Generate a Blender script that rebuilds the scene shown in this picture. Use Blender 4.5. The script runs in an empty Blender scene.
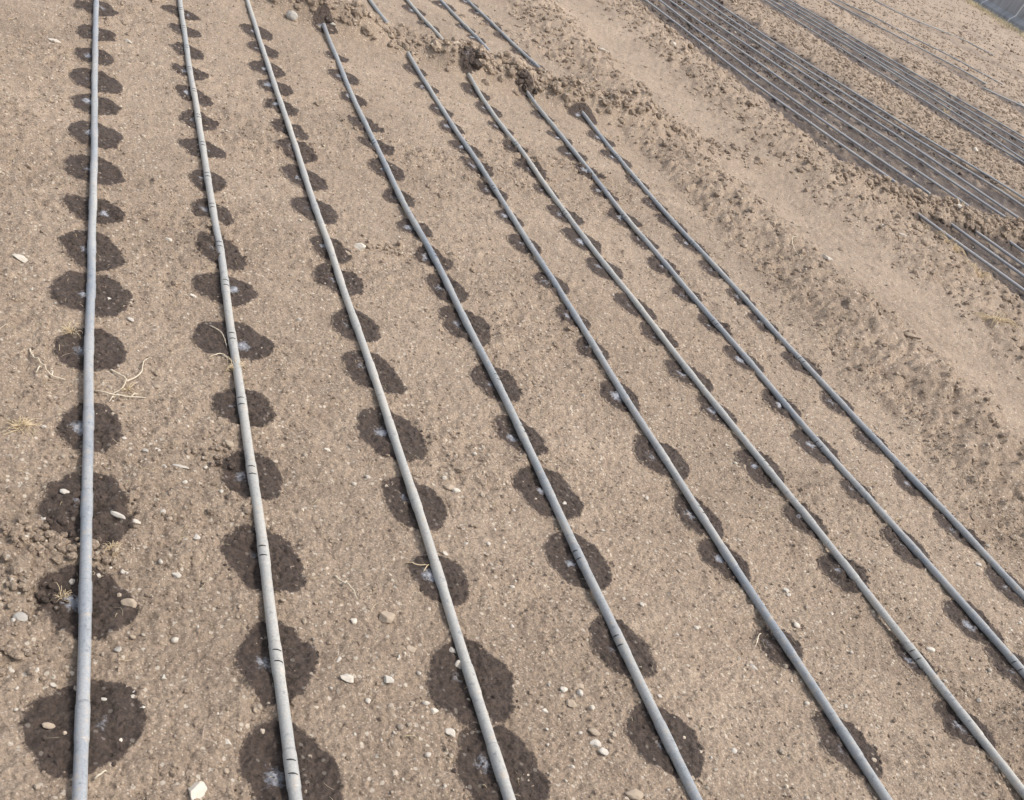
import bpy, math
import numpy as np
from mathutils import Vector, Matrix

R = math.radians
rng = np.random.default_rng(11)
scene = bpy.context.scene
col = scene.collection

# ------------------------------------------------------------------ camera
F, CX, CY, HC = 1100.0, 512.0, 400.0, 1.40          # focal length in px, image centre, eye height in m
ROLL, VPX, VPY = 0.44, 106.0, -410.0                # slope of the horizon, vanishing point of the pipes
_n = np.array([-ROLL, 1.0]); _n /= np.linalg.norm(_n)
_c = _n @ np.array([CX - VPX, CY - VPY])
_down = np.array([_n[0] * F, _n[1] * F, _c]); _down /= np.linalg.norm(_down)
AY = np.array([VPX - CX, VPY - CY, F]); AY /= np.linalg.norm(AY)
AZ = -_down
AX = np.cross(AY, AZ)

def at(x, y, z=0.0):
    """survey a point of the photograph onto the plane at height z"""
    d = np.array([x - CX, y - CY, F])
    w = np.array([d @ AX, d @ AY, d @ AZ])
    t = (HC - z) / -w[2]
    return w[0] * t, w[1] * t

def px_per_m(x, y):
    d = np.array([x - CX, y - CY, F])
    return F / ((HC / -(d @ AZ)) * F)

def project(p):
    q = np.asarray(p, float) - np.array([0, 0, HC])
    v = AX * q[0] + AY * q[1] + AZ * q[2]
    if v[2] <= 0.05: return (-9999, -9999)
    return CX + F * v[0] / v[2], CY + F * v[1] / v[2]

cam = bpy.data.cameras.new('camera')
cam_ob = bpy.data.objects.new('camera', cam); col.objects.link(cam_ob)
cam.sensor_width = 36.0; cam.lens = F * 36.0 / 1024.0
cam.clip_start = 0.02; cam.clip_end = 2000
M = Matrix(((AX[0], -AX[1], -AX[2], 0), (AY[0], -AY[1], -AY[2], 0), (AZ[0], -AZ[1], -AZ[2], HC), (0, 0, 0, 1)))
cam_ob.matrix_world = M
scene.camera = cam_ob

# ------------------------------------------------------------------ light
w = bpy.data.worlds.new('World'); scene.world = w; w.use_nodes = True
nt = w.node_tree; nt.nodes.clear()
sky = nt.nodes.new('ShaderNodeTexSky'); sky.sky_type = 'NISHITA'; sky.sun_disc = False
SUN_EL, SUN_AZ = 57.0, 112.0                         # azimuth measured from +Y towards +X
sky.sun_elevation = R(SUN_EL); sky.sun_rotation = R(SUN_AZ)
sky.air_density = 1.0; sky.dust_density = 3.0; sky.ozone_density = 1.0
bg = nt.nodes.new('ShaderNodeBackground'); bg.inputs['Strength'].default_value = 0.145
out = nt.nodes.new('ShaderNodeOutputWorld')
hs = nt.nodes.new('ShaderNodeHueSaturation'); hs.inputs['Saturation'].default_value = .5   # thin high cloud
nt.links.new(sky.outputs[0], hs.inputs['Color']); nt.links.new(hs.outputs[0], bg.inputs['Color']); nt.links.new(bg.outputs[0], out.inputs['Surface'])
sun = bpy.data.lights.new('sun', 'SUN'); sun.energy = 1.4; sun.angle = R(16); sun.color = (1.0, 0.95, 0.88)
sun_ob = bpy.data.objects.new('sun', sun); col.objects.link(sun_ob)
sd = Vector((math.sin(R(SUN_AZ)) * math.cos(R(SUN_EL)), math.cos(R(SUN_AZ)) * math.cos(R(SUN_EL)), math.sin(R(SUN_EL))))
sun_ob.rotation_euler = sd.to_track_quat('Z', 'Y').to_euler()
scene.view_settings.view_transform = 'Standard'; scene.view_settings.look = 'None'
scene.view_settings.exposure = 0.93; scene.view_settings.gamma = 1.0
scene.view_settings.use_curve_mapping = False

# ------------------------------------------------------------------ noise in numpy
_ga = np.linspace(0, 2 * np.pi, 256, endpoint=False)
_gx, _gy = np.cos(_ga), np.sin(_ga)
def _hash(ix, iy, s):
    h = (ix.astype(np.int64) * 374761393 + iy.astype(np.int64) * 668265263 + s * 144269504) & 0xffffffff
    h = ((h ^ (h >> 13)) * 1274126177) & 0xffffffff
    h = ((h ^ (h >> 15)) * 2246822519) & 0xffffffff
    return h ^ (h >> 16)
def perlin(x, y, s=0):
    x = np.asarray(x, float); y = np.asarray(y, float)
    ix, iy = np.floor(x), np.floor(y); fx, fy = x - ix, y - iy
    u = fx * fx * fx * (fx * (fx * 6 - 15) + 10); v = fy * fy * fy * (fy * (fy * 6 - 15) + 10)
    def g(dx, dy):
        h = _hash(ix + dx, iy + dy, s) & 255
        return _gx[h] * (fx - dx) + _gy[h] * (fy - dy)
    a = g(0, 0); b = g(1, 0); c = g(0, 1); d = g(1, 1)
    return ((a + u * (b - a)) + v * ((c + u * (d - c)) - (a + u * (b - a)))) * 1.5
def bumps(x, y, cell, s, keep=1.0):
    """rounded lumps, one per cell at most; 0..1"""
    gx, gy = x / cell, y / cell
    ix, iy = np.floor(gx), np.floor(gy)
    best = np.zeros_like(gx)
    for dx in (-1, 0, 1):
        for dy in (-1, 0, 1):
            h = _hash(ix + dx, iy + dy, s)
            px = ix + dx + (h & 1023) / 1023.0; py = iy + dy + ((h >> 10) & 1023) / 1023.0
            k = ((h >> 20) & 255) / 255.0
            r = 0.25 + 0.5 * ((h >> 12) & 255) / 255.0
            d2 = ((gx - px) ** 2 + (gy - py) ** 2) / (r * r)
            b = np.clip(1 - d2, 0, 1) ** 0.7 * r * (k < keep)
            best = np.maximum(best, b)
    return best
def smooth(a, b, x):
    t = np.clip((x - a) / (b - a), 0, 1); return t * t * (3 - 2 * t)

# ------------------------------------------------------------------ terrain
PATH_C = [at(*p) for p in ((560, 0), (660, 70), (740, 150), (830, 230), (900, 300), (1024, 390))]
def path_x(y):
    # foot path, almost parallel with the pipes
    return 3.95 + 0.06 * np.sin(y * 0.8 + 0.5)
BEDS = [(5.22, 7.55), (8.95, 10.95), (12.9, 13.95), (17.6, 18.9), (22.3, 23.8)]
def berm_mask(x, y):
    """soil heaped over the pipes in a low ridge across the beds"""
    yc = 5.75 + 0.05 * perlin(x * 1.3, x * 0 + 3.3, 5) - .10 * smooth(1.6, 2.5, x) - .07 * smooth(2.4, 2.7, x) * smooth(3.4, 3, x)
    wd = 0.20 + 0.03 * perlin(x * 2.1, x * 0 + 9.1, 6)
    dy = y - yc + .03 * perlin(x * 7, y * 7, 14)
    m = smooth(wd * 1.1, wd * 0.35, np.abs(dy))
    m = m * smooth(0.86, 1.18, x + 0.08 * perlin(x * 3, y * 3, 7)) * (1 - 0.75 * smooth(2.95, 3.4, x) * smooth(5.2, 4.6, x)) * smooth(12, 10.6, x) * (1 - .42 * np.exp(-((x - 1.66) / .20) ** 2) * (y > 5.6))
    return m
def rough_mask(x, y):
    pxx = path_x(y)
    r = 0.10 + 0.42 * smooth(-0.1, 0.4, perlin(x * 1.1, y * 1.1, 21)) + .28 * smooth(.05, .5, perlin(x * 3.3, y * 3.3, 25))
    r = np.where(x < 0.12, np.maximum(r, 0.45 + 0.5 * perlin(x * 2.3, y * 2.3, 22)), r)
    side = smooth(2.86, 3.05, x)
    dp = np.abs(x - pxx + 0.16 * perlin(y * 1.7, x * 1.7, 23) + .08 * perlin(x * 6, y * 6, 24))
    r = r * (1 - side) + side * (0.95 * smooth(0.18, 0.62, dp) + 0.40)
    far_gap = smooth(7.3, 7.9, x)
    r = r * (1 - far_gap) + far_gap * 0.9
    for a, b in BEDS:
        r = r * (1 - 0.72 * smooth(a - .22, a - .02, x) * smooth(b + .22, b + .02, x))
    return np.clip(np.maximum(r, berm_mask(x, y) * 1.15), 0.0, 1.2)
def low_height(x, y):
    x = np.asarray(x, float); y = np.asarray(y, float)
    h = 0.006 * perlin(x * 0.7, y * 0.7, 1) + 0.0045 * perlin(x * 2.2, y * 2.2, 2) + .0045 * perlin(x * 3.7, y * 3.1, 13) + .0045 * smooth(-.1, .4, perlin(x * .8, y * .8, 15)) * perlin(x * 2.5 + y * 1.2, y * 10 - x * 2.5, 16)
    side = smooth(2.8, 3.3, x)
    inbed = sum(smooth(a - .3, a, x) * smooth(b + .3, b, x) for a, b in BEDS)
    h = h + side * (1 - .85 * inbed) * (0.03 * perlin(x * 1.2, y * 0.8, 3))
    d = x - path_x(y)
    h = h + 0.045 * np.exp(-((d + 0.62) / 0.22) ** 2) + 0.03 * np.exp(-((d - 0.62) / 0.26) ** 2) - 0.02 * np.exp(-(d / 0.3) ** 2)
    for a, b in BEDS:
        h = h - 0.05 * smooth(a - .22, a + .06, x) * smooth(b + .22, b - .06, x)
    return h
def height(x, y):
    x = np.asarray(x, float); y = np.asarray(y, float)
    r = rough_mask(x, y)
    h = low_height(x, y)
    h = h + berm_mask(x, y) * (0.078 + 0.035 * perlin(x * 2.2, y * 2.2, 12))
    h = h + (0.25 + r) * (0.0075 * perlin(x * 7, y * 7, 4) + 0.0068 * perlin(x * 17, y * 17, 8) + 0.0050 * perlin(x * 41, y * 41, 9))
    h = h + 0.0014 * perlin(x * 110, y * 110, 10)
    h = h + (0.25 + r) * 0.011 * bumps(x, y, 0.030, 31, 0.75) + 0.0062 * bumps(x, y, 0.0125, 32, 0.6)
    rr = smooth(0.40, 1.05, r) * (.6 + .35 * smooth(1.0, 1.15, r)) * (1 - .35 * smooth(2.8, 3.1, x) * smooth(5.3, 4.9, x) * (1 - smooth(.2, .5, berm_mask(x, y))))
    bd = bed_damp(x, y)
    h = h + np.where(bd > .05, smooth(.05, .5, bd) * (.022 * bumps(x, y, .055, 38, .7) + .014 * perlin(x * 11, y * 11, 39)), 0)
    h = h + rr * (0.036 * bumps(x, y, 0.06, 33, 0.75) + 0.040 * bumps(x + .4, y, 0.15, 34, 0.5) + 0.022 * np.abs(perlin(x * 13, y * 13, 35)) + 0.016 * perlin(x * 5, y * 5, 36) + .012 * perlin(x * 29, y * 29, 37))
    return h
def H1(x, y): return float(height(np.array([x]), np.array([y]))[0])
def bed_damp(x, y):
    d = np.zeros_like(x)
    e = 0.10 * perlin(x * 2.5, y * 2.5, 41) + 0.07 * perlin(x * 9, y * 9, 42)
    for i, (a, b) in enumerate(BEDS):
        k = smooth(a - .12, a + .04, x + e) * smooth(b + .12, b - .04, x + e)
        s = (1.06, 0.98, 0.55, 0.3, 0.2)[i]
        d = np.maximum(d, k * s)
    d = d * (1 - smooth(0.25, 0.6, berm_mask(x, y)))
    d = d * (0.90 + 0.55 * perlin(x * 5, y * 3, 43) + .5 * perlin(x * 17, y * 17, 45))
    if True:
        d = d * np.where(x > 12, 0.55 + 0.9 * smooth(-.2, .4, perlin(x * .5, y * .4, 44)), 1)
    return np.clip(d, 0, 0.97)

# ------------------------------------------------------------------ material helpers
def new_mat(name):
    m = bpy.data.materials.new(name); m.use_nodes = True
    m.node_tree.nodes.clear()
    return m, m.node_tree
class N:
    def __init__(s, nt): s.nt = nt
    def __call__(s, t, **kw):
        n = s.nt.nodes.new(t)
        for k, v in kw.items(): setattr(n, k, v)
        return n
    def link(s, a, b): s.nt.links.new(a, b)
    def math(s, op, a, b=None, c=None, clamp=False):
        n = s.nt.nodes.new('ShaderNodeMath'); n.operation = op; n.use_clamp = clamp
        for i, v in enumerate((a, b, c)):
            if v is None: continue
            if isinstance(v, (int, float)): n.inputs[i].default_value = v
            else: s.link(v, n.inputs[i])
        return n.outputs[0]
    def mix(s, f, a, b, blend='MIX'):
        n = s.nt.nodes.new('ShaderNodeMix'); n.data_type = 'RGBA'; n.blend_type = blend
        for i, v in ((0, f), (6, a), (7, b)):
            if isinstance(v, (int, float)): n.inputs[i].default_value = v
            elif isinstance(v, tuple): n.inputs[i].default_value = (*v, 1)
            else: s.link(v, n.inputs[i])
        return n.outputs[2]
    def noise(s, vec, scale, detail=3, rough=.55):
        n = s.nt.nodes.new('ShaderNodeTexNoise'); n.inputs['Scale'].default_value = scale
        n.inputs['Detail'].default_value = detail; n.inputs['Roughness'].default_value = rough
        if vec is not None: s.link(vec, n.inputs['Vector'])
        return n
    def rng(s, v, a, b, c, d, smoothstep=False):
        n = s.nt.nodes.new('ShaderNodeMapRange')
        if smoothstep: n.interpolation_type = 'SMOOTHSTEP'
        s.link(v, n.inputs[0])
        for i, q in enumerate((a, b, c, d)): n.inputs[i + 1].default_value = q
        return n.outputs[0]
    def attr(s, name):
        n = s.nt.nodes.new('ShaderNodeAttribute'); n.attribute_name = name; return n

def soil_material():
    m, nt = new_mat('field_soil'); n = N(nt)
    geo = n('ShaderNodeNewGeometry'); P = geo.outputs['Position']
    big = n.noise(P, 1.3, 4, .55).outputs['Fac']
    mid = n.noise(P, 14, 5, .6).outputs['Fac']
    fine = n.noise(P, 150, 4, .65).outputs['Fac']
    base = n.mix(n.rng(big, .35, .65, 0, 1), (.290, .220, .158), (.343, .265, .194))
    base = n.mix(n.rng(mid, .40, .70, 0, .62), base, (.222, .163, .117))
    k = n.rng(fine, .28, .72, .60, 1.34)
    vm = n('ShaderNodeVectorMath', operation='SCALE'); n.link(base, vm.inputs[0]); n.link(k, vm.inputs['Scale'])
    base = vm.outputs[0]
    fine2 = n.noise(P, 420, 3, .7).outputs['Fac']
    vmf = n('ShaderNodeVectorMath', operation='SCALE'); n.link(base, vmf.inputs[0]); n.link(n.rng(fine2, .3, .7, .74, 1.24), vmf.inputs['Scale'])
    base = vmf.outputs[0]
    # pale grit and dark crumbs in the soil
    for sc, thr, colr, amt in ((210, .80, (.50, .42, .33), .8), (95, .90, (.52, .45, .36), .85), (130, .13, (.15, .11, .08), -.35)):
        v = n('ShaderNodeTexVoronoi'); v.inputs['Scale'].default_value = sc; n.link(P, v.inputs['Vector'])
        sep = n('ShaderNodeSeparateColor'); n.link(v.outputs['Color'], sep.inputs[0])
        if amt > 0: pick = n.math('GREATER_THAN', sep.outputs[0], thr)
        else: pick = n.math('LESS_THAN', sep.outputs[0], thr)
        body = n.math('MULTIPLY', n.rng(v.outputs['Distance'], .30, .42, 1, 0), pick)
        base = n.mix(n.math('MULTIPLY', body, abs(amt)), base, colr)
        if sc == 95: grit = body
    # water
    sdf = n.attr('wet_edge').outputs['Fac']
    en = n.noise(P, 130, 5, .75).outputs['Fac']; en2 = n.noise(P, 22, 2, .5).outputs['Fac']
    s = n.math('ADD', n.math('ADD', sdf, .0015), n.math('MULTIPLY', n.math('SUBTRACT', en, .5), .030))
    s = n.math('ADD', s, n.math('MULTIPLY', n.math('SUBTRACT', en2, .5), .020))
    wet = n.rng(s, -.0035, .0035, 0, .96, True)
    wet = n.math('MAXIMUM', wet, n.rng(s, -.006, .002, 0, .30, True))      # damp margin
    wet = n.math('MAXIMUM', wet, n.attr('damp').outputs['Fac'])
    wn = n.noise(P, 75, 4, .65).outputs['Fac']
    wcol = n.mix(n.rng(wn, .33, .68, 0, 1), (.025, .0160, .0125), (.090, .062, .0490))
    vm2 = n('ShaderNodeVectorMath', operation='MULTIPLY'); n.link(base, vm2.inputs[0]); vm2.inputs[1].default_value = (.24, .25, .28)
    wcol = n.mix(.38, wcol, vm2.outputs[0])
    wcol = n.mix(n.math('MULTIPLY', grit, .45), wcol, (.26, .22, .18))
    colr = n.mix(wet, base, wcol)
    # pale blue-grey spot where the water drips
    pud = n.attr('pale_eye').outputs['Fac']
    pn = n.noise(P, 120, 3, .7).outputs['Fac']
    pf = n.rng(n.math('ADD', pud, n.math('MULTIPLY', n.math('SUBTRACT', pn, .5), 1.3)), .40, .85, 0, .85)
    pf = n.math('MULTIPLY', pf, n.math('GREATER_THAN', pud, .02))
    colr = n.mix(pf, colr, (.40, .41, .44))
    vt = n('ShaderNodeVectorMath', operation='SCALE'); n.link(colr, vt.inputs[0])
    n.link(n.math('ADD', n.attr('tone').outputs['Fac'], 1.0), vt.inputs['Scale']); colr = vt.outputs[0]
    b = n('ShaderNodeBsdfPrincipled'); n.link(colr, b.inputs['Base Color'])
    n.link(n.math('SUBTRACT', n.rng(wet, 0, 1, .95, .62), n.math('MULTIPLY', pf, .25)), b.inputs['Roughness'])
    n.link(n.rng(wet, 0, 1, .3, .18), b.inputs['Specular IOR Level'])
    bn = n.noise(P, 300, 6, .75).outputs['Fac']; bn2 = n.noise(P, 60, 4, .6).outputs['Fac']
    vo = n('ShaderNodeTexVoronoi'); vo.inputs['Scale'].default_value = 160; n.link(P, vo.inputs['Vector'])
    hh = n.math('ADD', n.math('MULTIPLY', bn, .0040), n.math('MULTIPLY', bn2, .0040))
    hh = n.math('SUBTRACT', hh, n.math('MULTIPLY', vo.outputs['Distance'], .0022))
    bp = n('ShaderNodeBump'); bp.inputs['Strength'].default_value = 1.0; bp.inputs['Distance'].default_value = 1.0
    n.link(hh, bp.inputs['Height']); n.link(bp.outputs[0], b.inputs['Normal'])
    o = n('ShaderNodeOutputMaterial'); n.link(b.outputs[0], o.inputs[0])
    return m

def pipe_material(name, grey, dust, amount, blue):
    """weathered black polythene: sky sheen put into a grey base, with soil dust on it"""
    m, nt = new_mat(name); n = N(nt)
    geo = n('ShaderNodeNewGeometry'); P = geo.outputs['Position']
    mp = n('ShaderNodeMapping'); mp.inputs['Scale'].default_value = (1, .12, 1); n.link(P, mp.inputs[0])
    a = n.noise(mp.outputs[0], 22, 4, .6).outputs['Fac']
    c = n.noise(P, 3.2, 4, .6).outputs['Fac']
    f = n.noise(P, 260, 3, .6).outputs['Fac']
    sp = n.noise(P, 60, 5, .75).outputs['Fac']
    colr = n.mix(n.rng(c, .38, .62, 0, 1), grey, blue)  # grey and blue-grey carry the sky's reflection on the black plastic
    dd = n.math('ADD', n.math('MULTIPLY', a, .6), n.math('MULTIPLY', c, .4))
    colr = n.mix(n.rng(dd, .5 - amount, .5 - amount + .22, 0, .92), colr, dust)
    colr = n.mix(n.rng(sp, .54, .66, 0, .7), colr, (.40, .33, .255))
    colr = n.mix(n.rng(sp, .44, .32, 0, .6), colr, (.11, .115, .125))
    k = n.rng(f, .3, .7, .86, 1.12)
    vm = n('ShaderNodeVectorMath', operation='SCALE'); n.link(colr, vm.inputs[0]); n.link(k, vm.inputs['Scale'])
    b = n('ShaderNodeBsdfPrincipled'); n.link(vm.outputs[0], b.inputs['Base Color'])
    n.link(n.rng(dd, .4, .6, .42, .62), b.inputs['Roughness'])
    bp = n('ShaderNodeBump'); bp.inputs['Strength'].default_value = .25; bp.inputs['Distance'].default_value = .001
    n.link(sp, bp.inputs['Height']); n.link(bp.outputs[0], b.inputs['Normal'])
    o = n('ShaderNodeOutputMaterial'); n.link(b.outputs[0], o.inputs[0])
    return m

def plain(name, c1, c2, scale, rough=.85, bump=.0012, detail=4, tint=False):
    m, nt = new_mat(name); n = N(nt)
    tc = n('ShaderNodeTexCoord'); P = tc.outputs['Object']
    if tint: P = n('ShaderNodeNewGeometry').outputs['Position']
    a = n.noise(P, scale, detail, .6).outputs['Fac']
    colr = n.mix(n.rng(a, .3, .7, 0, 1), c1, c2)
    sp = n.noise(P, scale * 6, 3, .6).outputs['Fac']
    colr = n.mix(n.rng(sp, .58, .75, 0, .5), colr, tuple(x * .55 for x in c1))
    if tint:
        t = n.attr('tint'); colr = n.mix(1.0, colr, t.outputs['Color'], 'MULTIPLY')
    b = n('ShaderNodeBsdfPrincipled'); n.link(colr, b.inputs['Base Color']); b.inputs['Roughness'].default_value = rough
    bp = n('ShaderNodeBump'); bp.inputs['Strength'].default_value = .6; bp.inputs['Distance'].default_value = bump
    n.link(sp, bp.inputs['Height']); n.link(bp.outputs[0], b.inputs['Normal'])
    o = n('ShaderNodeOutputMaterial'); n.link(b.outputs[0], o.inputs[0])
    return m

SOIL = soil_material()
PIPE_BLUE = pipe_material('weathered_blue_grey_polythene', (.30, .305, .305), (.42, .40, .36), .06, (.19, .212, .24))
PIPE_DUST = pipe_material('dusty_grey_polythene', (.32, .315, .295), (.405, .382, .335), .14, (.27, .28, .285))
PIPE_GREY = pipe_material('grey_polythene', (.28, .285, .28), (.39, .37, .33), .08, (.19, .21, .235))
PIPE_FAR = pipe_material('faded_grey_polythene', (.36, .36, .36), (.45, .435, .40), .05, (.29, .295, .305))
SLIT = plain('dark_outlet_slot', (.02, .02, .022), (.035, .034, .034), 200, .6)
STONE_PALE = plain('pale_limestone', (.56, .50, .42), (.44, .385, .31), 60)
STONE_WHITE = plain('white_stone', (.50, .455, .39), (.37, .33, .275), 60)
STONE_TAN = plain('tan_stone', (.38, .30, .22), (.30, .235, .17), 60)
STONE_GREY = plain('grey_stone', (.36, .33, .29), (.27, .245, .21), 60)
GRAVEL = plain('gravel_grit', (.50, .43, .35), (.36, .295, .225), 80, tint=True)
STRAW = plain('dry_straw', (.66, .53, .35), (.52, .39, .22), 80, .7, .0005, 4)
STRAW2 = plain('straw_litter', (.50, .43, .32), (.34, .27, .18), 80, .8, .0005, 4, tint=True)
ROOT = plain('dry_root', (.60, .52, .40), (.46, .38, .27), 90, .8)
PANEL = plain('grey_concrete', (.32, .32, .325), (.17, .175, .18), 1.1, .8, .004)
CAP = plain('pale_concrete', (.72, .71, .69), (.6, .59, .57), 3, .8, .004)

# ------------------------------------------------------------------ mesh helpers
def mesh_from(name, v, f, mats, loc=(0, 0, 0), smooth_shade=True, attrs=None, midx=None):
    me = bpy.data.meshes.new(name)
    v = np.asarray(v, np.float32)
    if isinstance(f, np.ndarray):
        nf, k = f.shape
        me.vertices.add(len(v)); me.vertices.foreach_set('co', v.ravel())
        me.loops.add(nf * k); me.loops.foreach_set('vertex_index', f.astype(np.int32).ravel())
        me.polygons.add(nf); me.polygons.foreach_set('loop_start', np.arange(0, nf * k, k, dtype=np.int32))
        me.update(calc_edges=True)
    else:
        me.from_pydata(v.tolist(), [], f); me.update()
    me.polygons.foreach_set('use_smooth', np.full(len(me.polygons), smooth_shade))
    for m in mats: me.materials.append(m)
    if midx is not None: me.polygons.foreach_set('material_index', np.asarray(midx, np.int32))
    for k, a in (attrs or {}).items():
        if np.ndim(a) == 2:
            at_ = me.attributes.new(k, 'FLOAT_COLOR', 'POINT'); at_.data.foreach_set('color', np.asarray(a, np.float32).ravel())
        else:
            at_ = me.attributes.new(k, 'FLOAT', 'POINT'); at_.data.foreach_set('value', np.asarray(a, np.float32))
    o = bpy.data.objects.new(name, me); o.location = loc; col.objects.link(o)
    return o
def tag(o, label=None, cat=None, group=None, kind=None):
    if label: o['label'] = label
    if cat: o['category'] = cat
    if group: o['group'] = group
    if kind: o['kind'] = kind
    return o
def tube(pts, rad, sides=12, caps=True, phase=0.0):
    pts = np.asarray(pts, float); n = len(pts)
    rad = np.broadcast_to(np.asarray(rad, float), (n,))
    t = np.gradient(pts, axis=0); t /= np.linalg.norm(t, axis=1)[:, None] + 1e-12
    up = np.array([0, 0, 1.0])
    if abs(t[:, 2]).mean() > .8: up = np.array([1.0, 0, 0])
    s = np.cross(t, up); s /= np.linalg.norm(s, axis=1)[:, None] + 1e-12
    u = np.cross(s, t)
    a = np.arange(sides) / sides * 2 * np.pi + phase
    v = pts[:, None, :] + rad[:, None, None] * (np.cos(a)[None, :, None] * s[:, None, :] + np.sin(a)[None, :, None] * u[:, None, :])
    v = v.reshape(-1, 3)
    f = []
    for i in range(n - 1):
        for j in range(sides):
            k = (j + 1) % sides
            f.append((i * sides + j, i * sides + k, (i + 1) * sides + k, (i + 1) * sides + j))
    if caps:
        f.append(tuple(range(sides - 1, -1, -1))); f.append(tuple((n - 1) * sides + j for j in range(sides)))
    return v, f
class Acc:
    def __init__(s): s.v = []; s.f = []; s.m = []; s.t = []; s.n = 0
    def add(s, v, f, m=0, tint=None):
        v = np.asarray(v, float)
        s.v.append(v); s.f += [tuple(i + s.n for i in q) for q in f]; s.m += [m] * len(f)
        if tint is not None: s.t.append(np.broadcast_to(np.array([*tint, 1.0]), (len(v), 4)))
        s.n += len(v)
    def build(s, name, mats, loc=(0, 0, 0), sm=True):
        v = np.concatenate(s.v) - np.asarray(loc)
        return mesh_from(name, v, s.f, mats, loc, sm, {'tint': np.concatenate(s.t)} if s.t else None, s.m)
def icosphere(sub):
    p = (1 + 5 ** .5) / 2
    v = [(-1, p, 0), (1, p, 0), (-1, -p, 0), (1, -p, 0), (0, -1, p), (0, 1, p), (0, -1, -p), (0, 1, -p), (p, 0, -1), (p, 0, 1), (-p, 0, -1), (-p, 0, 1)]
    f = [(0, 11, 5), (0, 5, 1), (0, 1, 7), (0, 7, 10), (0, 10, 11), (1, 5, 9), (5, 11, 4), (11, 10, 2), (10, 7, 6), (7, 1, 8), (3, 9, 4), (3, 4, 2), (3, 2, 6), (3, 6, 8), (3, 8, 9), (4, 9, 5), (2, 4, 11), (6, 2, 10), (8, 6, 7), (9, 8, 1)]
    v = [np.array(q) / np.linalg.norm(q) for q in v]
    for _ in range(sub):
        cache = {}; nf = []
        def mid(a, b):
            k = (min(a, b), max(a, b))
            if k not in cache:
                q = v[a] + v[b]; v.append(q / np.linalg.norm(q)); cache[k] = len(v) - 1
            return cache[k]
        for a, b, c in f:
            x, y, z = mid(a, b), mid(b, c), mid(c, a)
            nf += [(a, x, z), (b, y, x), (c, z, y), (x, y, z)]
        f = nf
    return np.array(v), np.array(f)
ICO0, ICO1, ICO2, ICO3 = [icosphere(i) for i in range(4)]

# ------------------------------------------------------------------ ground
def build_ground():
    c = HC * 0.525
    u = np.linspace(1 / (0.62 + c), 1 / (420 + c), 1150)
    r = np.concatenate([[0.02, 0.2, 0.4, 0.54], 1 / u - c])
    a = np.concatenate([np.linspace(R(-14), R(78), 1250), np.linspace(R(78), R(346), 180)[1:-1]])
    na, nr = len(a), len(r)
    rr, aa = np.meshgrid(r, a, indexing='ij')
    x = (rr * np.sin(aa)).ravel(); y = (rr * np.cos(aa)).ravel()
    z = height(x, y) * smooth(260, 60, rr.ravel())
    i = np.arange(nr - 1)[:, None] * na; j = np.arange(na)[None, :]; k = (j + 1) % na
    f = np.stack([i + j, i + na + j, i + na + k, i + k], -1).reshape(-1, 4)
    f = f[:, ::-1]
    o = mesh_from('ground', np.stack([x, y, z], 1), np.ascontiguousarray(f), [SOIL], attrs={
        'wet_edge': np.full(len(x), -1.0), 'damp': bed_damp(x, y), 'pale_eye': np.zeros(len(x)),
        'tone': np.where(x > 2.9, .03 * np.exp(-((x - path_x(y)) / .30) ** 2), 0) + .08 * perlin(x * .9, y * .9, 91) + .09 * perlin(x * 3.1, y * 3.1, 92)})
    if o.data.polygons[len(o.data.polygons) // 2].normal.z < 0: o.data.flip_normals()
    tag(o, kind='structure')
build_ground()

# ------------------------------------------------------------------ the long pipes
PIPES = [
    [(96.5, 0), (93, 200), (89.5, 400), (86, 600), (80, 800)],
    [(180, 0), (211, 200), (244, 400), (271, 600), (295, 800)],
    [(247, 0), (256, 27), (313, 200), (383, 400), (450, 600), (511, 800)],
    [(321.5, 21), (363, 117), (403, 200), (509, 402), (602, 600), (697, 800)],
    [(370, 0), (383, 17), (410, 55), (446, 115), (505, 205), (630, 400), (759, 600), (889, 800)],
    [(408, 0), (445, 41), (467, 72), (512, 140), (556, 200), (715, 400), (873, 600), (1022, 791)],
    [(441, 0), (493, 53), (531, 96), (611, 200), (785, 400), (963, 600), (1024, 670)],
    [(467, 0), (550, 77), (581, 110), (654, 200), (768, 324), (841, 400), (1024, 592)]]
PIPE_R = 0.0102
PIPE_LABELS = [
    'leftmost blue grey irrigation pipe, almost upright in view, over the largest wet patches',
    'second pipe from the left, pale and dusty with pairs of dark slots',
    'third pipe from the left, dusty grey, running the full height of the view',
    'fourth pipe from the left, its far end buried beside rounded stones in the soil ridge',
    'fifth pipe from the left, grey, dipping under the clod ridge near the top',
    'sixth pipe from the left, buried where it meets a round dark patch at the ridge',
    'third pipe from the footpath side, grey with dark joint rings, buried at the ridge',
    'second']
PIPE_LABELS[6] = 'seventh pipe from the left, second nearest the footpath, with dark joint rings'
PIPE_LABELS[7] = 'eighth long pipe, on the right of its bed and nearest the footpath'
PIPE_MATS = [PIPE_BLUE, PIPE_DUST, PIPE_DUST, PIPE_GREY, PIPE_GREY, PIPE_DUST, PIPE_GREY, PIPE_GREY]

def smooth_curve(pts, y0, y1, step):
    p = np.array(pts); p = p[np.argsort(p[:, 1])]
    yy = np.arange(y0, y1 + step, step)
    xx = np.interp(yy, p[:, 1], p[:, 0])
    lo, hi = yy < p[0, 1], yy > p[-1, 1]
    xx[lo] = p[0, 0]; xx[hi] = p[-1, 0]
    k = max(3, int(0.9 / step)) | 1
    pad = np.pad(xx, k // 2, mode='edge'); ker = np.hanning(k + 2)[1:-1]; ker /= ker.sum()
    return np.convolve(pad, ker, 'valid'), yy

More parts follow.
